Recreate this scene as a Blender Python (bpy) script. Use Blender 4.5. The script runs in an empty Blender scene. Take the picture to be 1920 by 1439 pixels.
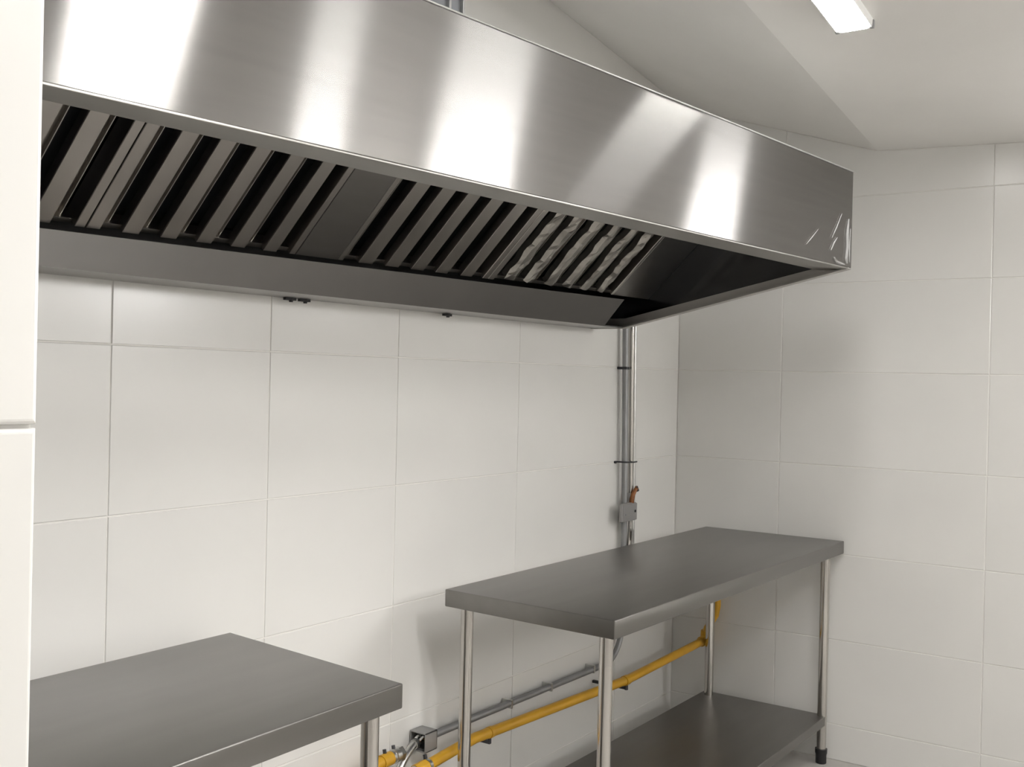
import bpy, bmesh, math, random
from mathutils import Vector, Matrix, noise
random.seed(7)
C = bpy.context.scene.collection
SC = bpy.context.scene
F = 1.5503                       # camera-relative heights are measured from the second tile joint; floor lies F below it

# ---------------------------------------------------------------- camera
cam_d = bpy.data.cameras.new('camera')
cam = bpy.data.objects.new('camera', cam_d); C.objects.link(cam)
cam_d.sensor_width = 36.0; cam_d.lens = 1979.58/1920*36.0
cam_d.clip_start = .02; cam_d.clip_end = 50
yaw, pitch, roll = 0.9691, -0.0044, 0.0227
fw = Vector((math.sin(yaw)*math.cos(pitch), math.cos(yaw)*math.cos(pitch), math.sin(pitch)))
r0 = Vector((math.cos(yaw), -math.sin(yaw), 0)); u0 = r0.cross(fw)
rt = r0*math.cos(roll)+u0*math.sin(roll); up = -r0*math.sin(roll)+u0*math.cos(roll)
M3 = Matrix((rt, up, -fw)).transposed()
cam.matrix_world = Matrix.Translation((-4.2243, -2.0187, F-0.0553)) @ M3.to_4x4()
SC.camera = cam

# ---------------------------------------------------------------- world and exposure
w = bpy.data.worlds.new('world'); SC.world = w; w.use_nodes = True
w.node_tree.nodes['Background'].inputs[0].default_value = (1, .98, .95, 1)
w.node_tree.nodes['Background'].inputs[1].default_value = 0.0
SC.view_settings.view_transform = 'Standard'; SC.view_settings.look = 'None'
SC.view_settings.gamma = 1; SC.view_settings.use_curve_mapping = False
SC.view_settings.exposure = 0.0
LAMP = 93.0                      # strength of the lamp diffusers
LAMP_COL = (1.0, .985, .96, 1)
GLOW = 35.0                       # strength of the added panels that streak the hood
GLOW_COL = (1.0, .99, .98, 1)

# ---------------------------------------------------------------- materials
def mat(name, col, rough=.5, metal=0.0, spec=.5, aniso=0.0, tangent=None, bump=None, grain=None, coat=0.0, mottle=None):
    m = bpy.data.materials.new(name); m.use_nodes = True
    nt = m.node_tree; b = nt.nodes['Principled BSDF']
    b.inputs['Base Color'].default_value = (*col, 1); b.inputs['Roughness'].default_value = rough
    b.inputs['Metallic'].default_value = metal; b.inputs['Specular IOR Level'].default_value = spec
    b.inputs['Coat Weight'].default_value = coat
    tc = nt.nodes.new('ShaderNodeTexCoord')
    if aniso:
        b.inputs['Anisotropic'].default_value = aniso
        t = nt.nodes.new('ShaderNodeCombineXYZ')
        for i in range(3): t.inputs[i].default_value = tangent[i]
        nt.links.new(t.outputs[0], b.inputs['Tangent'])
    def ntex(scale, sc3, detail=3):
        mp = nt.nodes.new('ShaderNodeMapping'); mp.inputs['Scale'].default_value = sc3
        nt.links.new(tc.outputs['Object'], mp.inputs[0])
        n = nt.nodes.new('ShaderNodeTexNoise'); n.inputs['Scale'].default_value = scale; n.inputs['Detail'].default_value = detail
        nt.links.new(mp.outputs[0], n.inputs[0]); return n
    if mottle:                    # (amount, scale, scale3)
        n = ntex(mottle[1], mottle[2]); cr = nt.nodes.new('ShaderNodeMapRange')
        cr.inputs[1].default_value = .3; cr.inputs[2].default_value = .7
        cr.inputs[3].default_value = 1-mottle[0]; cr.inputs[4].default_value = 1+mottle[0]*.3
        nt.links.new(n.outputs[0], cr.inputs[0])
        mx = nt.nodes.new('ShaderNodeVectorMath'); mx.operation = 'SCALE'; mx.inputs[0].default_value = col
        nt.links.new(cr.outputs[0], mx.inputs['Scale']); nt.links.new(mx.outputs[0], b.inputs['Base Color'])
    if grain:                     # (amount, scale, scale3) roughness variation
        n = ntex(grain[1], grain[2]); cr = nt.nodes.new('ShaderNodeMapRange')
        cr.inputs[1].default_value = .3; cr.inputs[2].default_value = .7
        cr.inputs[3].default_value = rough*(1-grain[0]); cr.inputs[4].default_value = rough*(1+grain[0])
        nt.links.new(n.outputs[0], cr.inputs[0]); nt.links.new(cr.outputs[0], b.inputs['Roughness'])
    if bump:                      # (strength, scale, scale3, distance)
        n = ntex(bump[1], bump[2]); bp = nt.nodes.new('ShaderNodeBump')
        bp.inputs['Strength'].default_value = bump[0]; bp.inputs['Distance'].default_value = bump[3]
        nt.links.new(n.outputs[0], bp.inputs['Height']); nt.links.new(bp.outputs[0], b.inputs['Normal'])
    return m

TILE = mat('tile_glaze', (.81, .80, .775), .22, spec=.45, bump=(.25, 2.5, (1, 1, 1), .004), mottle=(.03, 2.2, (1, 1, 1)))
GROUT = mat('grout', (.86, .845, .81), .8, bump=(.3, 90, (1, 1, 1), .001))
PLASTER = mat('ceiling_paint', (.86, .845, .815), .75, spec=.2, mottle=(.03, 3, (1, 1, 1)), bump=(.15, 40, (1, 1, 1), .002))
PAINT = mat('wall_paint', (.80, .785, .755), .7, spec=.25, mottle=(.03, 2, (1, 1, 1)))
FLOORM = mat('floor_cement', (.52, .50, .475), .45, mottle=(.18, 6, (1, 1, 1)), bump=(.2, 30, (1, 1, 1), .002))
SX = dict(mottle=(.05, 5, (.4, 3, 12)))
def brushed(name, col, r_, an, wide):
    # long-grain brushed sheet: sharp along the grain (x), strongly spread across it (z), over a softer sheen
    m = mat(name, col, wide, 1, aniso=1.0, tangent=(0, 0, 1), **SX); nt = m.node_tree; p = nt.nodes['Principled BSDF']
    g = nt.nodes.new('ShaderNodeBsdfAnisotropic'); g.inputs['Roughness'].default_value = r_; g.inputs['Anisotropy'].default_value = an
    t = nt.nodes.new('ShaderNodeCombineXYZ'); t.inputs[0].default_value = .994; t.inputs[1].default_value = -.108
    nt.links.new(t.outputs[0], g.inputs['Tangent']); nt.links.new(p.inputs['Base Color'].links[0].from_socket, g.inputs['Color'])
    mx = nt.nodes.new('ShaderNodeMixShader'); mx.inputs[0].default_value = .16
    nt.links.new(g.outputs[0], mx.inputs[1]); nt.links.new(p.outputs[0], mx.inputs[2])
    nt.links.new(mx.outputs[0], nt.nodes['Material Output'].inputs[0]); return m
HOODF = brushed('brushed_steel_front', (.275, .268, .261), .187, .8, .32)
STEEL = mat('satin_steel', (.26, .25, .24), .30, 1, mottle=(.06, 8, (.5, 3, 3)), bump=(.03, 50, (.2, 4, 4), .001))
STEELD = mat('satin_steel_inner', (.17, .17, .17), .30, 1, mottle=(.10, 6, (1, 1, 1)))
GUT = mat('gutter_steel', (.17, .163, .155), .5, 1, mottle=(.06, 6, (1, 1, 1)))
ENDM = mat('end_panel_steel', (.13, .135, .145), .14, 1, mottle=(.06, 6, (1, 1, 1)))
RIM = mat('rim_steel', (.52, .505, .485), .55, 1, mottle=(.06, 6, (1, 1, 1)))
RIM2 = mat('lip_steel', (.33, .32, .30), .36, 1, mottle=(.06, 6, (.4, 3, 3)))
BAFFLE = mat('baffle_steel', (.42, .40, .375), .28, 1, mottle=(.08, 9, (1, 1, 1)))
TABLE = mat('table_steel', (.235, .227, .217), .32, 1, aniso=.6, tangent=(0, 1, 0), mottle=(.07, 4, (.6, 4, 4)), bump=(.012, 60, (.3, 3, 3), .001))
TUBE = mat('polished_tube_steel', (.56, .54, .515), .11, 1)
GALV = mat('galvanised_steel', (.66, .66, .65), .32, 1, mottle=(.12, 25, (1, 1, 1)))
GALVD = mat('dull_galvanised_steel', (.36, .365, .37), .55, .75, mottle=(.10, 20, (1, 1, 1)))
DUCTM = mat('duct_sheet', (.26, .27, .285), .5, .85, mottle=(.10, 9, (1, 1, 1)))
BOXM = mat('box_cast_metal', (.36, .355, .35), .5, .55, bump=(.3, 120, (1, 1, 1), .0006))
YELLOW = mat('yellow_gas_paint', (.66, .36, .025), .38, bump=(.15, 60, (1, 1, 1), .001), mottle=(.10, 14, (1, 1, 1)))
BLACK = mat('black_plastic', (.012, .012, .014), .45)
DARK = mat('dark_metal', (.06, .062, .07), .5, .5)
ORANGE = mat('orange_cable', (.30, .105, .025), .5, mottle=(.35, 60, (1, 1, 1)))
WHITEP = mat('white_lamp_housing', (.82, .82, .80), .4)
GREYP = mat('grey_clip', (.35, .35, .35), .4, .4)
COPPER = mat('copper_wire', (.62, .30, .12), .35, .8)
FILM = mat('wrinkled_film_on_steel', (.34, .325, .30), .30, .85, bump=(.7, 26, (1, 1, 1), .004), mottle=(.25, 18, (1, 1, 1)))
def film_clear():
    m = bpy.data.materials.new('clear_film'); m.use_nodes = True; nt = m.node_tree
    b = nt.nodes['Principled BSDF']; b.inputs['Base Color'].default_value = (.95, .95, .95, 1)
    b.inputs['Roughness'].default_value = .15; b.inputs['Alpha'].default_value = .22; return m
CLEAR = film_clear()
def emit(name, col, k):
    m = bpy.data.materials.new(name); m.use_nodes = True; nt = m.node_tree
    b = nt.nodes['Principled BSDF']; b.inputs['Base Color'].default_value = (.9, .9, .9, 1)
    b.inputs['Emission Color'].default_value = col; b.inputs['Emission Strength'].default_value = k; return m
EMIT = emit('lamp_diffuser', LAMP_COL, LAMP)
STREAK_GLOW = emit('streak_glow', GLOW_COL, GLOW)  # glow of the panels added for the hood streaks
STREAK_GLOW_DIM = emit('streak_glow_dim', GLOW_COL, GLOW*.38)  # dimmer glow for the added panel nearest the hood

# ---------------------------------------------------------------- helpers
def link(name, me, m, parent=None):
    o = bpy.data.objects.new(name, me); C.objects.link(o)
    if m and not me.materials: me.materials.append(m)
    if parent: o.parent = parent
    return o
def obj(name, bm, m, parent=None, smooth=False):
    bmesh.ops.recalc_face_normals(bm, faces=bm.faces)
    me = bpy.data.meshes.new(name); bm.to_mesh(me); bm.free()
    if smooth:
        for p in me.polygons: p.use_smooth = True
        try: me.set_sharp_from_angle(angle=math.radians(40))
        except Exception: pass
    return link(name, me, m, parent)
def thing(name, label, cat, loc=(0, 0, 0), group=None):
    o = bpy.data.objects.new(name, None); C.objects.link(o); o.location = loc; o.empty_display_size = .1
    o['label'] = label; o['category'] = cat
    if group: o['group'] = group
    return o
def prism(bm, pts, ext):
    """closed solid: polygon pts (3D) swept by the vector ext"""
    e = Vector(ext); a = [bm.verts.new(Vector(p)) for p in pts]; b = [bm.verts.new(Vector(p)+e) for p in pts]; n = len(pts)
    fs = [bm.faces.new(a), bm.faces.new(b[::-1])]
    for i in range(n): fs.append(bm.faces.new((a[i], a[(i+1) % n], b[(i+1) % n], b[i])))
    return fs
def box(bm, lo, hi, bev=0, seg=1):
    (x0, y0, z0), (x1, y1, z1) = lo, hi
    t = bmesh.new()
    prism(t, [(x0, y0, z0), (x1, y0, z0), (x1, y1, z0), (x0, y1, z0)], (0, 0, z1-z0))
    join(bm, t, bev, seg)
def join(bm, t, bev=0, seg=1):
    if bev:
        bmesh.ops.recalc_face_normals(t, faces=t.faces)
        bmesh.ops.bevel(t, geom=t.edges[:], offset=bev, segments=seg, profile=.5, affect='EDGES')
    me = bpy.data.meshes.new('tmp'); t.to_mesh(me); t.free(); bm.from_mesh(me); bpy.data.meshes.remove(me)
def hexa(bm, bot, top, bev=0, seg=1):
    """solid between two quads"""
    t = bmesh.new(); a = [t.verts.new(p) for p in bot]; b = [t.verts.new(p) for p in top]
    t.faces.new(a); t.faces.new(b[::-1])
    for i in range(4): t.faces.new((a[i], a[(i+1) % 4], b[(i+1) % 4], b[i]))
    join(bm, t, bev, seg)
def tube(bm, pts, r, seg=20, caps=True):
    """round tube through pts; r a number or a list"""
    P = [Vector(p) for p in pts]; n = len(P); rr = r if isinstance(r, (list, tuple)) else [r]*n
    T = []
    for i in range(n):
        a = P[i]-P[i-1] if i else P[1]-P[0]; b = P[i+1]-P[i] if i < n-1 else a
        if a.length < 1e-9: a = b
        if b.length < 1e-9: b = a
        T.append((a.normalized()+b.normalized()).normalized())
    N = T[0].orthogonal().normalized(); rings = []
    for i in range(n):
        N = (N-T[i]*N.dot(T[i])).normalized(); B = T[i].cross(N)
        rings.append([bm.verts.new(P[i]+(N*math.cos(q)+B*math.sin(q))*rr[i]) for q in [2*math.pi*k/seg for k in range(seg)]])
    for i in range(n-1):
        for k in range(seg): bm.faces.new((rings[i][k], rings[i][(k+1) % seg], rings[i+1][(k+1) % seg], rings[i+1][k]))
    if caps: bm.faces.new(rings[0][::-1]); bm.faces.new(rings[-1])
def arc(c, a, b, n=8):
    """quarter arc about centre c from c+a to c+b"""
    c, a, b = Vector(c), Vector(a), Vector(b)
    return [c+a*math.cos(t)+b*math.sin(t) for t in [math.pi/2*k/n for k in range(n+1)]]
def tubeobj(name, pts, r, m, parent, seg=20):
    bm = bmesh.new(); tube(bm, pts, r, seg); return obj(name, bm, m, parent, True)
def boxobj(name, lo, hi, m, parent, bev=.0015, seg=1):
    bm = bmesh.new(); box(bm, lo, hi, bev, seg); return obj(name, bm, m, parent)
def struct(o): o['kind'] = 'structure'; return o

# ---------------------------------------------------------------- the room
XL, YF = -5.6, -4.4              # far left wall, wall behind the camera
PROF = [(.15, 1.201+F), (0, 1.145+F), (-.834, .874+F), (-1.6, .842+F), (YF-.15, .842+F)]
def prof(y):
    for (ya, za), (yb, zb) in zip(PROF, PROF[1:]):
        if yb <= y <= ya: return zb+(za-zb)*(y-yb)/(ya-yb)
    return PROF[-1][1]
SL = -.12
def zc(x, y): return prof(y)+SL*x
bm = bmesh.new()                 # sloping slab ceiling, folded along the line in front of the hood
x0, x1 = XL-.15, .15
low = [[bm.verts.new((x, y, z+SL*x)) for y, z in PROF] for x in (x0, x1)]
top = [[bm.verts.new((x, y, z+SL*x+.15)) for y, z in PROF] for x in (x0, x1)]
for i in range(len(PROF)-1):
    bm.faces.new((low[0][i], low[0][i+1], low[1][i+1], low[1][i])); bm.faces.new((top[0][i], top[0][i+1], top[1][i+1], top[1][i]))
    for s in (0, 1): bm.faces.new((low[s][i], low[s][i+1], top[s][i+1], top[s][i]))
for i in (0, len(PROF)-1): bm.faces.new((low[0][i], low[1][i], top[1][i], top[0][i]))
struct(obj('ceiling', bm, PLASTER))
bm = bmesh.new(); box(bm, (XL-.15, YF-.15, -.12), (.15, .15, 0)); struct(obj('floor', bm, FLOORM))
def wall(name, lo, hi, m):
    bm = bmesh.new(); box(bm, lo, hi); return struct(obj(name, bm, m))
TD = .0024                       # tile thickness over the mortar
def wallquad(name, pts, ext, m):
    bm = bmesh.new(); prism(bm, pts, ext); return struct(obj(name, bm, m))
wb = wallquad('wall_back', [(XL-.15, TD, 0), (.15, TD, 0), (.15, TD, zc(.15, TD)), (XL-.15, TD, zc(XL-.15, TD))], (0, .13, 0), GROUT)
wr = wallquad('wall_right', [(TD, YF, 0), (TD, TD, 0)]+[(TD, y, zc(TD, y)) for y in (TD, 0, -.834, -1.6, YF)], (.13, 0, 0), GROUT)
wallquad('wall_left', [(XL, YF, 0), (XL, TD, 0)]+[(XL, y, zc(XL, y)) for y in (TD, 0, -.834, -1.6, YF)], (-.13, 0, 0), PAINT)
wallquad('wall_front', [(XL-.15, YF, 0), (.15, YF, 0), (.15, YF, zc(.15, YF)), (XL-.15, YF, zc(XL-.15, YF))], (0, -.13, 0), PAINT)

# tiles: each one an object, alike ones share a mesh
ROWS = [0, F-1.408, F-1.0706, F-.727, F-.375, F, F+.359, F+.7005]
_cache = {}
def tilemesh(wd, ht, bev, seg, TD):
    k = (round(wd, 4), round(ht, 4), bev, seg, TD)
    if k in _cache: return _cache[k]
    me = bpy.data.meshes.new('tile'); V = []; Fc = []
    rings = [(0, 0)]
    for i in range(seg+1):
        t = math.pi/2*i/seg; rings.append((bev*(1-math.cos(t)), TD-bev+bev*math.sin(t)))
    for ins, d in rings:
        a, b = wd/2-ins, ht/2-ins
        V += [(-a, -b, d), (a, -b, d), (a, b, d), (-a, b, d)]
    for i in range(len(rings)-1):
        for k2 in range(4): Fc.append((4*i+k2, 4*i+(k2+1) % 4, 4*i+4+(k2+1) % 4, 4*i+4+k2))
    n = 4*(len(rings)-1); Fc.append((n, n+1, n+2, n+3))
    me.from_pydata(V, [], Fc); me.materials.append(TILE)
    _cache[k] = me; return me
GAP = .0032
def tile(parent, axis, c, wd, ht, bev=.0013, seg=1, tilt=.0011, td=TD):
    """axis 'y': faces -y, c = centre on the mortar plane; axis 'x': faces -x"""
    o = bpy.data.objects.new('tile', tilemesh(wd-GAP, ht-GAP, bev, seg, td)); C.objects.link(o)
    R = Matrix(((1, 0, 0), (0, 0, -1), (0, 1, 0))) if axis == 'y' else Matrix(((0, 0, -1), (-1, 0, 0), (0, 1, 0)))
    t = Matrix.Rotation(random.uniform(-tilt, tilt), 3, 'X') @ Matrix.Rotation(random.uniform(-tilt, tilt), 3, 'Y')
    o.parent = parent; o.matrix_world = Matrix.Translation(c) @ (R @ t).to_4x4(); return o
XC = [0, -.517, -1.242, -1.873, -2.368, -2.826, -3.27, -3.72, -4.17, -4.62, -5.07, XL]
for i in range(len(XC)-1):
    for a, b in zip(ROWS, ROWS[1:]):
        tile(wb, 'y', ((XC[i]+XC[i+1])/2, TD, (a+b)/2), XC[i]-XC[i+1], b-a)
YC = [0, -.466, -1.262, -2.06, -2.86, -3.66, YF]
for i in range(len(YC)-1):
    for a, b in zip(ROWS, ROWS[1:]):
        tile(wr, 'x', (TD, (YC[i]+YC[i+1])/2, (a+b)/2), YC[i]-YC[i+1], b-a)
    ya, yb = YC[i]-GAP/2, YC[i+1]+GAP/2         # cut tiles under the sloping ceiling
    ks = [y for y, _ in PROF if yb < y < ya]
    pts = [(0, ya, ROWS[-1]+GAP/2), (0, yb, ROWS[-1]+GAP/2)]+[(0, y, zc(0, y)-.002) for y in [yb]+ks[::-1]+[ya]]
    bm = bmesh.new(); prism(bm, pts, (TD, 0, 0)); o = obj('tile', bm, TILE, wr)
# plain plaster above the tiles of the back wall
bm = bmesh.new()
z = ROWS[-1]+.002
prism(bm, [(XL, TD, z), (0, TD, z), (0, TD, zc(0, 0)), (XL, TD, zc(XL, 0))], (0, -TD+.001, 0)); obj('plaster_panel', bm, PAINT, wb)
# tiled pier close to the camera on the left
PX, PY = -3.7235, -1.20
pier = wall('wall_near', (-4.75, PY+.008, 0), (PX-.003, PY+.14, 2.75), GROUT)
ZJ = F-.1035
for k in range(-4, 4):
    a, b = ZJ+k*.361, ZJ+(k+1)*.361
    a = max(a, 0.0); b = min(b, 2.56)
    if b-a < .05: continue
    for xa, xb in ((PX, PX-.60), (PX-.60, -4.75)):
        tile(pier, 'y', ((xa+xb)/2, PY+.008, (a+b)/2), xa-xb, b-a, .0045, 4, .0004, .008)

# ---------------------------------------------------------------- lamps
def ceiling_lamp(label, xr, y, length, width=.11, along='x'):
    """flat batten lamp hung under the sloping ceiling; xr = right end"""
    ang = math.atan(SL)
    cx = xr-length/2*math.cos(ang) if along == 'x' else xr
    t = thing('ceiling_lamp', label, 'lamp', (cx, y, zc(cx, y)-.001), 'flat white batten lamps on the ceiling')
    t.rotation_euler = (0, -ang, 0) if along == 'x' else (0, -ang, 0)
    hl, hw = (length/2, width/2) if along == 'x' else (width/2, length/2)
    boxobj('lamp_housing', (-hl, -hw, -.026), (hl, hw, .0), WHITEP, t, .001)
    e = .012
    bm = bmesh.new()
    c = .012                                     # diffuser with clipped corners
    a, b = hl-.004, hw-.004
    prism(bm, [(-a+c, -b, -.0259), (a-c, -b, -.0259), (a, -b+c, -.0259), (a, b-c, -.0259), (a-c, b, -.0259), (-a+c, b, -.0259), (-a, b-c, -.0259), (-a, -b+c, -.0259)], (0, 0, -.0008))
    obj('lamp_diffuser', bm, EMIT, t)
    for sx in (-1, 1):
        for sy in (-1, 1):
            boxobj('end_clip', (sx*hl-.006-.003*sx, sy*hw-.006-.003*sy, -.027), (sx*hl+.006-.003*sx, sy*hw+.006-.003*sy, -.004), GREYP, t, .001)
    return t
ceiling_lamp('short white lamp on the ceiling in front of the extractor hood', -1.15, -1.085, .27, .105)
ceiling_lamp('added white batten lamp out of view, nearer the hood', -2.80, -1.64, .52, .18, 'y')  # added out of view for the left hood streak and the lower walls
ceiling_lamp('added white batten lamp out of view, farther from the hood', -2.51, -2.48, .66, .18, 'y')  # second unseen lamp, added for the same streak

# ---------------------------------------------------------------- unseen glowing panels, added to put bright streaks on the hood front
def streak_light(n, wallaxis, a, b, z0, z1, glow_pane=STREAK_GLOW):
    f = .035
    def P(u0, u1, d0, d1, za, zb):
        if wallaxis == 'y': return (u0, YF-.0+d0, za), (u1, YF-.0+d1, zb)
        return (-d1, u0, za), (-d0, u1, zb)
    bm = bmesh.new()
    for u0, u1, za, zb in ((a-f, b+f, z1, z1+f), (a-f, b+f, z0-f, z0), (a-f, a, z0, z1), (b, b+f, z0, z1)):
        lo, hi = P(u0, u1, -.02, .018, za, zb); box(bm, lo, hi)
    o = struct(obj('streak_light_%d' % n, bm, WHITEP))
    bm = bmesh.new(); lo, hi = P(a, b, .002, .006, z0, z1); box(bm, lo, hi); obj('glow_pane', bm, glow_pane, o)
WZ0, WZ1 = F+.34, F+.76
streak_light(1, 'y', -0.860, -0.540, WZ0, WZ1)
streak_light(2, 'x', -4.24, -3.50, WZ0, WZ1)
streak_light(3, 'x', -2.22, -1.96, WZ0, WZ1, STREAK_GLOW_DIM)

# ---------------------------------------------------------------- extractor hood
hood = thing('extractor_hood', 'long brushed stainless steel extractor hood with baffle filters on the tiled back wall', 'hood', (-2.2, -.5, F+.145))
def hobj(name, bm, m, smooth=False):
    o = obj(name, bm, m, None, smooth); o.parent = hood; o.matrix_parent_inverse = Matrix.Translation(-hood.location); return o
XR, YR = -.74, -.966
XE, YE = -3.62, -.652
ZB, ZT = F+.334, F+.648
def fy(x): return YR+(x-XR)*(YE-YR)/(XE-XR)
def off(d, x): return fy(x)+d
th = .004
bm = bmesh.new(); hexa(bm, [(XE, YE, ZB), (XR, YR, ZB), (XR, YR+th, ZB), (XE, YE+th, ZB)], [(XE, YE, ZT), (XR, YR, ZT), (XR, YR+th, ZT), (XE, YE+th, ZT)], .001)
hobj('front_panel', bm, HOODF)
bm = bmesh.new(); q = [(XE, YE-.003), (XR+.004, YR-.003), (XR+.004, -.002), (XE, -.002)]
hexa(bm, [(x, y, ZT) for x, y in q], [(x, y, ZT+.004) for x, y in q], .001); hobj('top_panel', bm, GALV)
def lipw(x): return .078+.026*(x-XE)/(XR-XE)
bm = bmesh.new(); q = [(XE, YE), (XR, YR), (XR, YR+lipw(XR)), (XE, YE+lipw(XE))]
hexa(bm, [(x, y, ZB-.005) for x, y in q], [(x, y, ZB) for x, y in q], .0016, 2); hobj('front_lip', bm, RIM2)
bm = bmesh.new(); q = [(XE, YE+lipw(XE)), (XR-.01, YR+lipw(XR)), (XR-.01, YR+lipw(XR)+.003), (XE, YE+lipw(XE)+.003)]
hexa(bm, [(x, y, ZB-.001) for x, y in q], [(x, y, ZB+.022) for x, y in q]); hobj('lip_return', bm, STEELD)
Z0 = F+.145
def endprof(yf): return [(-.003, Z0), (-.135, Z0), (yf, ZB), (yf, ZT), (-.003, ZT)]
for nm, x, yf, s in (('end_panel', XR, YR, -1), ('end_panel', XE, YE, 1)):
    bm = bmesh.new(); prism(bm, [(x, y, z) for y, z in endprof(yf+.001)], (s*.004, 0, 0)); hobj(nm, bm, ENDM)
    bm = bmesh.new()                              # turned-in bottom edge of the end
    hexa(bm, [(x, -.003, Z0-.004), (x, -.135, Z0-.004), (x+s*.034, -.135, Z0-.004), (x+s*.034, -.003, Z0-.004)],
         [(x, -.003, Z0), (x, -.135, Z0), (x+s*.034, -.135, Z0), (x+s*.034, -.003, Z0)])
    hexa(bm, [(x, -.135, Z0-.004), (x, yf, ZB-.005), (x+s*.034, yf, ZB-.005), (x+s*.034, -.135, Z0-.004)],
         [(x, -.135, Z0), (x, yf, ZB-.001), (x+s*.034, yf, ZB-.001), (x+s*.034, -.135, Z0)])
    hobj('end_rim', bm, RIM)
    bm = bmesh.new()                              # folded hem along the inside of the end panel
    xi = x+s*.0055
    prism(bm, [(xi, -.012, Z0+.001), (xi, -.135, Z0+.001), (xi, yf+.012, ZB-.002), (xi, yf+.012, ZB+.026), (xi, -.135, Z0+.034), (xi, -.012, Z0+.034)], (s*.003, 0, 0)); hobj('end_hem', bm, RIM)
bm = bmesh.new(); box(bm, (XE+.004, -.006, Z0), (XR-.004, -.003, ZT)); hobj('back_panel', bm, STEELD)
# gutter under the filters
XGR = -.93
def gut(x):                                       # top edge of the gutter face
    t = (x+3.06)/(-.85+3.06); return Vector((x, -.160-.072*t, F+.2085+.026*t))
ZG = F+.138
def gb(x): return Vector((x, -.150, ZG+.003*(x+3.06)/2.2))
bm = bmesh.new()
a, b = gb(XE+.004), gb(XGR); e = Vector((0, .004, .001)); rings = []
for i in range(25):
    x = XE+.004+(XGR-XE-.004)*i/24; lo, hi = gb(x), gut(x)
    rings.append([bm.verts.new(p) for p in (lo, lo.lerp(hi, .5), hi, hi+e, lo+e)])
for r1, r2 in zip(rings, rings[1:]):
    for k in range(5): bm.faces.new((r1[k], r1[(k+1) % 5], r2[(k+1) % 5], r2[k]))
bm.faces.new(rings[0]); bm.faces.new(rings[-1][::-1])
hobj('gutter_face', bm, GUT, True)
bm = bmesh.new()
hexa(bm, [a, b, Vector((XR-.004, -.135, ZG+.004)), Vector((XR-.004, -.003, ZG+.004))][:2]+[Vector((XGR, -.006, b.z)), Vector((XE+.004, -.006, a.z))],
     [a+Vector((0, 0, .004)), b+Vector((0, 0, .004)), Vector((XGR, -.006, b.z+.004)), Vector((XE+.004, -.006, a.z+.004))]); hobj('gutter_base', bm, STEEL)
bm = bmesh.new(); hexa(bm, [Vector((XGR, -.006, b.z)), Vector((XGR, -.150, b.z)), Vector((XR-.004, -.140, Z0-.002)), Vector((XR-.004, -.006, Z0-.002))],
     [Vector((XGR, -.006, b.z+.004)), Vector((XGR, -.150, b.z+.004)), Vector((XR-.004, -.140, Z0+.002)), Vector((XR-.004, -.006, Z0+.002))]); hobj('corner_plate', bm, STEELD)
bm = bmesh.new(); prism(bm, [gb(XGR), gut(XGR), Vector((XGR, -.02, gut(XGR).z-.02)), Vector((XGR, -.02, ZG+.004))], (-.003, 0, 0)); hobj('gutter_end', bm, STEELD)
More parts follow.
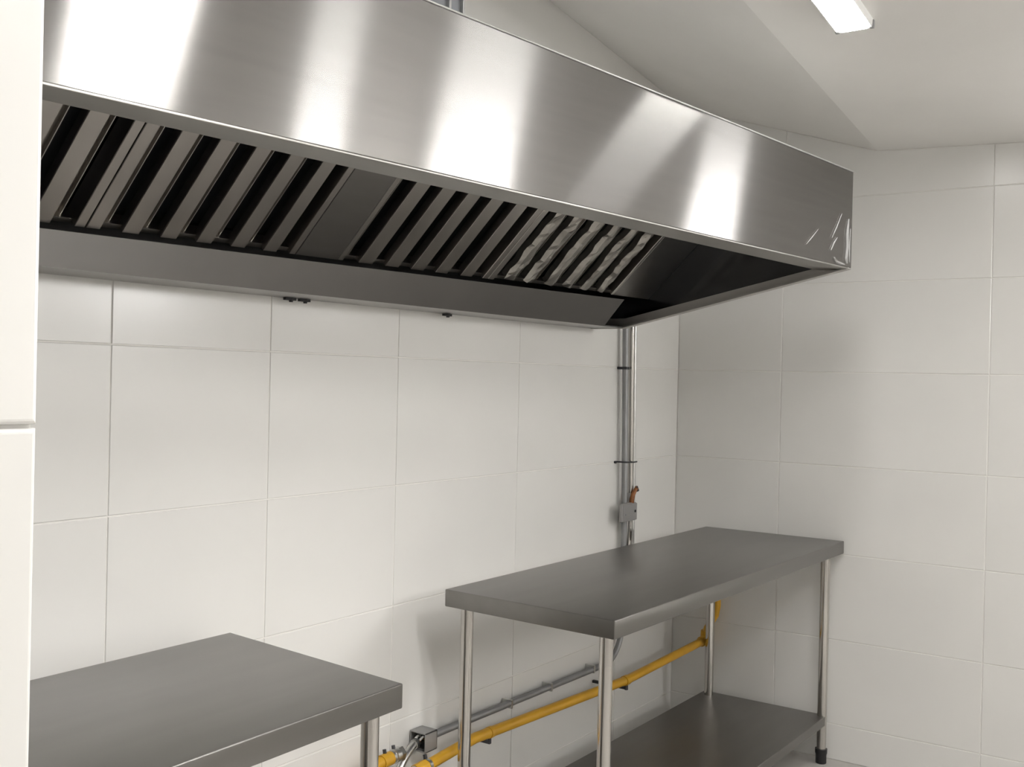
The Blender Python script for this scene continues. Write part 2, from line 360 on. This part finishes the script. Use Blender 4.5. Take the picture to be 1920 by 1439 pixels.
# filters: planes rising at 45 degrees from the gutter towards the front
Vv = Vector((0, -1, 1)).normalized()
Uu = (gut(-.9)-gut(-3.0)).normalized(); Nn = Vv.cross(Uu).normalized()
if Nn.z > 0: Nn = -Nn                             # faces down and out
FL = .46
def fp(x, v, n=0):                                # point of the filter plane over gutter position x
    return gut(x)+Vector((0, .006, .012))+Vv*v+Nn*n
def slab(bm, xa, xb, va, vb, na, nb, bev=0):
    hexa(bm, [fp(xa, va, na), fp(xb, va, na), fp(xb, vb, na), fp(xa, vb, na)], [fp(xa, va, nb), fp(xb, va, nb), fp(xb, vb, nb), fp(xa, vb, nb)], bev)
def baffle_filter(xa, xb, ribs, fl, fr, label, rw, film=False):
    p = bpy.data.objects.new('baffle_filter', None); C.objects.link(p); p.empty_display_size = .05
    p.parent = hood; p.location = fp((xa+xb)/2, 0)-hood.location; p['label'] = label
    inv = Matrix.Translation(-fp((xa+xb)/2, 0))
    def ch(name, bm, m):
        o = obj(name, bm, m); o.parent = p; o.matrix_parent_inverse = inv; return o
    bm = bmesh.new()
    slab(bm, xa, xa+fl, 0, FL, -.045, 0, .0012); slab(bm, xb-fr, xb, 0, FL, -.045, 0, .0012)
    slab(bm, xa+fl, xb-fr, -.002, .010, -.045, -.012); slab(bm, xa+fl, xb-fr, FL-.02, FL, -.045, 0)
    ch('filter_frame', bm, BAFFLE)
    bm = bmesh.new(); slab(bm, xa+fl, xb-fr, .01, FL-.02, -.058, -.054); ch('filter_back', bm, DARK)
    edges = [xa+fl]+[q for r in ribs for q in (r-rw/2, r+rw/2)]+[xb-fr]
    for r in ribs:
        bm = bmesh.new()
        if film:
            n, k = 26, 5; sd = random.uniform(0, 99); G = []
            for i in range(n+1):
                v = .004+(FL-.012)*i/n; row = []
                for j in range(k):
                    t = j/(k-1)
                    x = r+rw*(t-.5)+.005*noise.noise(Vector((sd, v*12, t*.8)))+.003*noise.noise(Vector((sd+9, v*34, t*2)))
                    row.append(bm.verts.new(fp(x, v, -.001+.006*noise.noise(Vector((sd+31, v*18, t*2.4)))+.004*noise.noise(Vector((sd+3, v*50, t*5)))-.010*(abs(2*t-1)**2.5))))
                G.append(row)
            for i in range(n):
                for j in range(k-1): bm.faces.new((G[i][j], G[i][j+1], G[i+1][j+1], G[i+1][j]))
            for s in (0, -1):
                lowv = [bm.verts.new(g[s].co-Nn*.020) for g in G]
                for i in range(n): bm.faces.new((G[i][s], G[i+1][s], lowv[i+1], lowv[i]))
            o = ch('baffle', bm, FILM); o['label'] = 'baffle under wrinkled protective film'
        else:
            slab(bm, r-rw/2, r+rw/2, 0, FL-.01, -.003, 0, .0008)
            slab(bm, r-rw/2, r-rw/2+.002, 0, FL-.01, -.022, -.003); slab(bm, r+rw/2-.002, r+rw/2, 0, FL-.01, -.022, -.003)
            ch('baffle', bm, BAFFLE)
    for i in range(0, len(edges)-1, 2):           # the rear row of channels behind each slot
        a, b = edges[i], edges[i+1]; bm = bmesh.new()
        m_ = (a+b)/2; g = (b-a)
        slab(bm, m_-g*.46, m_+g*.02, .01, FL-.02, -.034, -.031)
        slab(bm, m_-g*.46, m_-g*.46+.002, .01, FL-.02, -.034, -.020); slab(bm, m_+g*.02, m_+g*.02+.002, .01, FL-.02, -.034, -.022)
        ch('rear_baffle', bm, BAFFLE)
    return p
baffle_filter(-3.530, -2.999, [-3.455, -3.364, -3.273, -3.182, -3.091], .022, .022, 'steel baffle filter farthest left in the hood', .040)
baffle_filter(-2.996, -2.457, [-2.898, -2.808, -2.718, -2.626, -2.534], .030, .018, 'steel baffle filter just left of the plain panel', .039)
baffle_filter(-2.316, -1.712, [-2.220, -2.122, -2.022, -1.922, -1.812], .016, .024, 'steel baffle filter just right of the plain panel', .050)
baffle_filter(-1.709, -.996, [-1.600, -1.505, -1.392, -1.285, -1.180, -1.075], .026, .014, 'baffle filter with wrinkled plastic film on its baffles', .050, True)
for xa, xb, l in ((-2.455, -2.318, 'plain steel panel between the filters'), (-.994, XR-.005, 'plain steel panel at the right end'), (XE+.005, -3.532, None)):
    bm = bmesh.new(); slab(bm, xa, xb, 0, FL, -.004, 0, .0008); o = hobj('blank_panel', bm, STEEL)
    if l: o['label'] = l
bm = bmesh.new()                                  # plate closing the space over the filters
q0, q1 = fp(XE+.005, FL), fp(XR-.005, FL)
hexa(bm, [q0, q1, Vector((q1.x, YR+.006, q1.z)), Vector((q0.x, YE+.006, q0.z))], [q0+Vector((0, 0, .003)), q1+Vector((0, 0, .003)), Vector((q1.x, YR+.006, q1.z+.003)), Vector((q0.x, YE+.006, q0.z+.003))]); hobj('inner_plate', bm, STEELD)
for x in (-2.325, -2.275, -1.675):                 # small black fixings under the rear edge
    bm = bmesh.new(); tube(bm, [(x, -.025, ZG-.010), (x, -.025, ZG+.002)], [.005, .007], 10); box(bm, (x-.022, -.03, ZG-.006), (x+.014, -.020, ZG+.001)); hobj('fixing_clip', bm, BLACK, False)['label'] = 'small black fixing clip'
# clear film remnant at the right corner of the front panel
def ff(x, z, n=0): return Vector((x, fy(x)-.0015-n, z))
for pts, wd in (([(-.83, .50), (-.865, .455), (-.90, .415)], .0035), ([(-.86, .42), (-.885, .40), (-.905, .375)], .0045), ([(-.775, .49), (-.785, .44), (-.782, .40), (-.79, .36), (-.78, .345)], .008),
                ([(-.76, .46), (-.765, .40), (-.762, .35)], .004), ([(-.88, .355), (-.86, .343), (-.83, .341), (-.80, .34)], .007), ([(-1.08, .375), (-1.05, .395), (-1.00, .43)], .0025)):
    bm = bmesh.new(); P = [ff(x, z+F, .002) for x, z in pts]; tube(bm, P, [wd*.25]+[wd*.6]*(len(P)-2)+[wd*.25], 6)
    hobj('film_crease', bm, CLEAR, True)['label'] = 'crease of clear film at the right corner'
# duct rising from the hood
duct = thing('exhaust_duct', 'dark grey sheet metal duct rising from the hood top to the ceiling', 'duct', (-2.3, -.33, ZT+.004))
dz = zc(-2.3, -.3)-(ZT+.004)-.07
boxobj('duct_body', (-.25, 0, 0), (.262, .30, dz), DUCTM, duct, .004)
boxobj('duct_flange', (-.27, -.012, 0), (.275, .312, .008), DUCTM, duct, .001)
for x in (.262, .205): boxobj('duct_seam', (x-.004, -.010, .008), (x+.004, .002, dz), GALV, duct, .001)

# ---------------------------------------------------------------- work tables
def work_table(label, TLr, TFr, TFl, TLl, ztop, legs, zs, shelfq):
    cx = sum(p[0] for p in (TLr, TFr, TFl, TLl))/4; cy = sum(p[1] for p in (TLr, TFr, TFl, TLl))/4
    t = thing('work_table', label, 'table', (cx, cy, 0), 'stainless steel work tables'); inv = Matrix.Translation((-cx, -cy, 0))
    def ch(name, bm, m, sm=False, par=None):
        o = obj(name, bm, m, par or t, sm); o.matrix_parent_inverse = inv if not par else Matrix(); return o
    q = [TLl, TFl, TFr, TLr]
    bm = bmesh.new(); hexa(bm, [(x, y, ztop-.05) for x, y in q], [(x, y, ztop) for x, y in q], .003, 3); ch('tabletop', bm, TABLE, True)
    bm = bmesh.new(); hexa(bm, [(x, y, zs-.036) for x, y in shelfq], [(x, y, zs) for x, y in shelfq], .0018, 2); ch('shelf', bm, TABLE)
    for (x, y) in legs:
        bm = bmesh.new(); tube(bm, [(x, y, .045), (x, y, ztop-.049)], .0185, 28); lg = ch('leg', bm, TUBE, True)
        bm = bmesh.new(); tube(bm, [(x, y, 0), (x, y, .002), (x, y, .034), (x, y, .042), (x, y, .058)], [.019, .021, .021, .0235, .0235], 24)
        f = obj('leg_foot', bm, BLACK, lg, True); f['label'] = 'black plastic foot'
    return t
ZTAB = F-.67
work_table('long stainless steel table with lower shelf in the far right corner', (-.008, -.151), (-.013, -.745), (-1.838, -.717), (-1.803, -.137), ZTAB,
           [(-1.778, -.660), (-1.768, -.193), (-.090, -.217), (-.066, -.690)], F-1.362, [(-1.785, -.172), (-1.79, -.682), (-.052, -.706), (-.046, -.178)])
work_table('stainless steel table in the left foreground, mostly cut off', (-2.537, -.068), (-2.600, -.656), (-4.40, -.690), (-4.36, -.083), ZTAB,
           [(-4.34, -.635), (-4.31, -.14), (-2.585, -.12), (-2.636, -.602)], F-1.362, [(-4.33, -.12), (-4.36, -.65), (-2.622, -.618), (-2.57, -.105)])

# ---------------------------------------------------------------- electrical conduits on the back wall
YP = -.030
def Z(v): return F+v
CG = 'electrical conduits beside the corner'
# left riser: from the hood down, bends left under the table and runs along the wall to the lower box
c1 = thing('electrical_conduit', 'dull grey conduit left in the riser, bending left under the table', 'conduit', (-.512, YP, Z(-1.15)))
def chp(name, pts, r, m, par, seg=18):
    o = tubeobj(name, pts, r, m, par, seg); o.matrix_parent_inverse = Matrix.Translation(-par.location); return o
def chb(name, lo, hi, m, par, bev=.0012):
    o = boxobj(name, lo, hi, m, par, bev); o.matrix_parent_inverse = Matrix.Translation(-par.location); return o
R_ = .13
pts = [(-.556, YP, Z(.60)), (-.545, YP, Z(.10)), (-.521, YP, Z(-.60)), (-.520, YP, Z(-.80)), (-.522, YP, Z(-1.157+R_+.02))]
pts += arc((-.522-R_, YP, Z(-1.150+R_)), (R_, 0, 0), (0, 0, -R_), 12)
pts += [(-1.55, YP, Z(-1.142)), (-1.731, YP, Z(-1.142))]
chp('conduit_tube', pts, .0115, GALVD, c1)
for x in (-.75, -1.05, -1.30):
    chb('wall_clip', (x-.004, YP-.0130, Z(-1.160)), (x+.004, -.001, Z(-1.131)), GALV, c1)
chp('conduit_collar', [(-1.729, YP, Z(-1.142)), (-1.705, YP, Z(-1.142))], .0150, GALV, c1)
chb('wall_clip', (-.556, YP-.014, Z(-.008)), (-.530, -.001, Z(.002)), DARK, c1)
c2 = thing('electrical_conduit', 'bright steel conduit running down to the upper junction box', 'conduit', (-.486, YP-.004, Z(-.5)))
chp('conduit_tube', [(-.516, YP-.004, Z(.60)), (-.498, YP-.004, Z(.10)), (-.481, YP-.004, Z(-.545))], .0100, TUBE, c2)
chp('conduit_collar', [(-.481, YP-.004, Z(-.535)), (-.482, YP-.004, Z(-.500))], .0130, GALV, c2)
c3 = thing('electrical_conduit', 'thin bright conduit rightmost in the riser', 'conduit', (-.457, YP+.004, Z(-.9)))
chp('conduit_tube', [(-.473, YP+.004, Z(.60)), (-.459, YP+.004, Z(.10)), (-.443, YP+.004, Z(-.50)), (-.443, YP+.004, Z(-.90))], .0080, GALV, c3)
cl = thing('pipe_clamp', 'thin dark strap clamping the three conduits to the wall', 'clamp', (-.485, YP, Z(-.385)))
o = chp('strap', [(-.556, -.002, Z(-.373)), (-.548, YP-.008, Z(-.373)), (-.530, YP-.0150, Z(-.374)), (-.486, YP-.0170, Z(-.376)), (-.448, YP-.010, Z(-.377)), (-.430, YP-.002, Z(-.378)), (-.426, -.002, Z(-.378))], .0030, DARK, cl, 8)
for x in (-.558, -.424): chp('screw', [(x, 0, Z(-.375)), (x, -.008, Z(-.375))], .005, DARK, cl, 10)
# upper junction box
j1 = thing('junction_box', 'grey metal junction box on the riser above the far table', 'junction box', (-.49, 0, Z(-.60)))
j = (-.590, -.474, -.606, -.534)
chb('box_body', (j[0], -.058, Z(j[2])), (j[1], -.0431, Z(j[3])), BOXM, j1, .003)
chb('box_cover', (j[0]+.003, -.063, Z(j[2]+.003)), (j[1]-.003, -.058, Z(j[3]-.003)), BOXM, j1, .0015)
chp('screw', [(-.494, -.062, Z(-.568)), (-.494, -.0655, Z(-.568))], .005, BLACK, j1, 10)
chp('screw', [(-.572, -.062, Z(-.576)), (-.572, -.0655, Z(-.576))], .003, GALVD, j1, 10)
o = chp('cable_stub', [(-.500, -.050, Z(-.536)), (-.500, -.051, Z(-.522)), (-.494, -.052, Z(-.504)), (-.482, -.054, Z(-.488)), (-.470, -.056, Z(-.478))], [.009, .010, .009, .008, .008], ORANGE, j1, 12)
o['label'] = 'orange cable end'
chp('cable_gland', [(-.476, -.056, Z(-.474)), (-.466, -.057, Z(-.490))], .007, DARK, j1, 12)
chp('box_nipple', [(-.500, -.046, Z(-.606)), (-.500, -.046, Z(-.640)), (-.498, -.040, Z(-.70)), (-.485, -.034, Z(-.80)), (-.484, -.034, Z(-.9))], .009, TUBE, j1, 14)
# lower junction box, its left side open
j2 = thing('junction_box', 'square grey junction box with an open side near the gas pipes', 'junction box', (-1.745, 0, Z(-1.15)))
xa, xb, ya, yb, za, zb = -1.787, -1.730, -.064, -.004, -1.170, -1.112
bm = bmesh.new(); t_ = .004
for lo, hi in (((xa, ya, zb-t_), (xb, yb, zb)), ((xa, ya, za), (xb, yb, za+t_)), ((xa, ya, za), (xb, ya+t_, zb)), ((xa, yb-t_, za), (xb, yb, zb)), ((xb-t_, ya, za), (xb, yb, zb))):
    box(bm, (lo[0], lo[1], Z(lo[2])), (hi[0], hi[1], Z(hi[2])), .001)
o = obj('box_body', bm, BOXM, j2); o.matrix_parent_inverse = Matrix.Translation(-j2.location)
chb('box_shade', (xa+.026, ya+.005, Z(za+.005)), (xa+.030, yb-.005, Z(zb-.005)), BLACK, j2, 0)  # black sheet stands in for the shade inside the open box
for k, (dy, dz_, m_) in enumerate(((-.024, .010, WHITEP), (-.038, .004, COPPER), (-.032, -.008, GALV), (-.044, .012, GALV))):
    chp('wire_end', [(xa+.026, dy, Z(-1.141+dz_)), (xa+.010, dy-.003, Z(-1.141+dz_+.004)), (xa+.002, dy+.003, Z(-1.143+dz_-.004))], .004, m_, j2, 8)
fx = thing('flexible_conduit', 'bent grey conduit dropping from the open junction box to the gas pipe fitting', 'conduit', (-1.85, -.05, Z(-1.2)))
chp('conduit_tube', [(-1.782, -.030, Z(-1.143)), (-1.797, -.031, Z(-1.145)), (-1.815, -.034, Z(-1.150)), (-1.845, -.040, Z(-1.163)), (-1.872, -.046, Z(-1.180)), (-1.905, -.050, Z(-1.215))], .0115, GALV, fx, 16)
chp('conduit_collar', [(-1.788, -.030, Z(-1.1435)), (-1.800, -.031, Z(-1.146))], .0145, GALV, fx, 16)

# ---------------------------------------------------------------- yellow gas pipes
g = thing('gas_pipe', 'long yellow gas pipe running along the wall behind the far table', 'pipe', (-1, -.12, Z(-1.17)))
A, W_, Mi, E_ = Vector((-2.08, -.122, Z(-1.192))), Vector((-1.60, -.108, Z(-1.164))), Vector((-.70, -.147, Z(-1.180))), Vector((-.034, -.172, Z(-1.150)))
chp('pipe_run', [Vector((-4.25, -.076, Z(-1.205))), Vector((-2.42, -.076, Z(-1.200))), Vector((-2.36, -.080, Z(-1.199))), A-Vector((.06, -.008, .001)), A, W_-Vector((.06, .002, .003)), W_, W_+Vector((.06, -.0025, -.001)), Mi, E_-Vector((.01, 0, 0))], .0165, YELLOW, g, 22)
chp('pipe_coupling', [Mi-Vector((.012, 0, 0)), Mi+Vector((.012, -.0005, .0005))], .0190, YELLOW, g, 22)
chp('pipe_elbow', [E_-Vector((.040, -.001, .001)), E_-Vector((.015, 0, 0))]+arc(E_+Vector((-.012, 0, .012)), (0, 0, -.012), (.012, 0, 0), 6)+[E_+Vector((0, -.002, .040))], .0215, YELLOW, g, 20)
chp('pipe_riser', [E_+Vector((0, 0, .02)), E_+Vector((.001, -.006, .05)), E_+Vector((.008, -.040, .11)), E_+Vector((.010, -.046, .15)), E_+Vector((.010, -.047, .425))], .0150, YELLOW, g, 20)
for x in (-1.525, -.69):
    p = W_.lerp(Mi, (x+1.60)/.90)
    chp('pipe_clamp', [p+Vector((-.008, 0, 0)), p+Vector((.008, 0, 0))], .0182, YELLOW, g, 18)
    chb('clamp_stud', (p.x-.005, p.y+.004, p.z-.036), (p.x+.005, -.001, p.z-.026), DARK, g, 0)
    chb('clamp_stud', (p.x-.005, p.y-.003, p.z-.036), (p.x+.005, p.y+.004, p.z-.012), DARK, g, 0)
chp('clamp_bolt', [Mi+Vector((.0, -.004, -.016)), Mi+Vector((0, -.004, -.034))], .007, DARK, g, 10)
dr = (W_-A).normalized(); U = A+dr*.225
chp('union_nut', [U-dr*.040, U+dr*.008], .0215, YELLOW, g, 8)
chp('union_ring', [U+dr*.010, U+dr*.022], .0200, GALV, g, 18)
chp('union_ring', [U-dr*.058, U-dr*.042], .0195, GALV, g, 18)
chp('clamp_bolt', [U+dr*.016+Vector((0, .006, .014)), U+dr*.016+Vector((0, .010, .030))], .006, DARK, g, 8)
g2 = thing('gas_pipe', 'short yellow gas pipe with silver end fitting, beside the near table leg', 'pipe', (-2.1, -.06, Z(-1.15)))
P0, P1 = Vector((-2.00, -.055, Z(-1.145))), Vector((-1.932, -.055, Z(-1.143)))
d2 = (P1-P0).normalized()
chp('pipe_run', [Vector((-2.045, -.055, .002)), Vector((-2.045, -.055, Z(-1.20)))]+arc((-2.000, -.055, Z(-1.190)), (-.045, 0, 0), (0, 0, .045), 8)+[P1], .0165, YELLOW, g2, 20)
chp('pipe_socket', [P1-d2*.040, P1], .0195, YELLOW, g2, 20)
chp('pipe_fitting', [P1, P1+d2*.012, P1+d2*.013, P1+d2*.030], [.0175, .0175, .0210, .0210], GALV, g2, 18)
chp('fitting_nut', [P1+d2*.030, P1+d2*.046], .0225, GALV, g2, 6)
for dx in (-.02, .018): chp('fitting_bolt', [P1+d2*dx+Vector((0, .004, .014)), P1+d2*dx+Vector((0, .007, .029))], .0055, DARK, g2, 10)
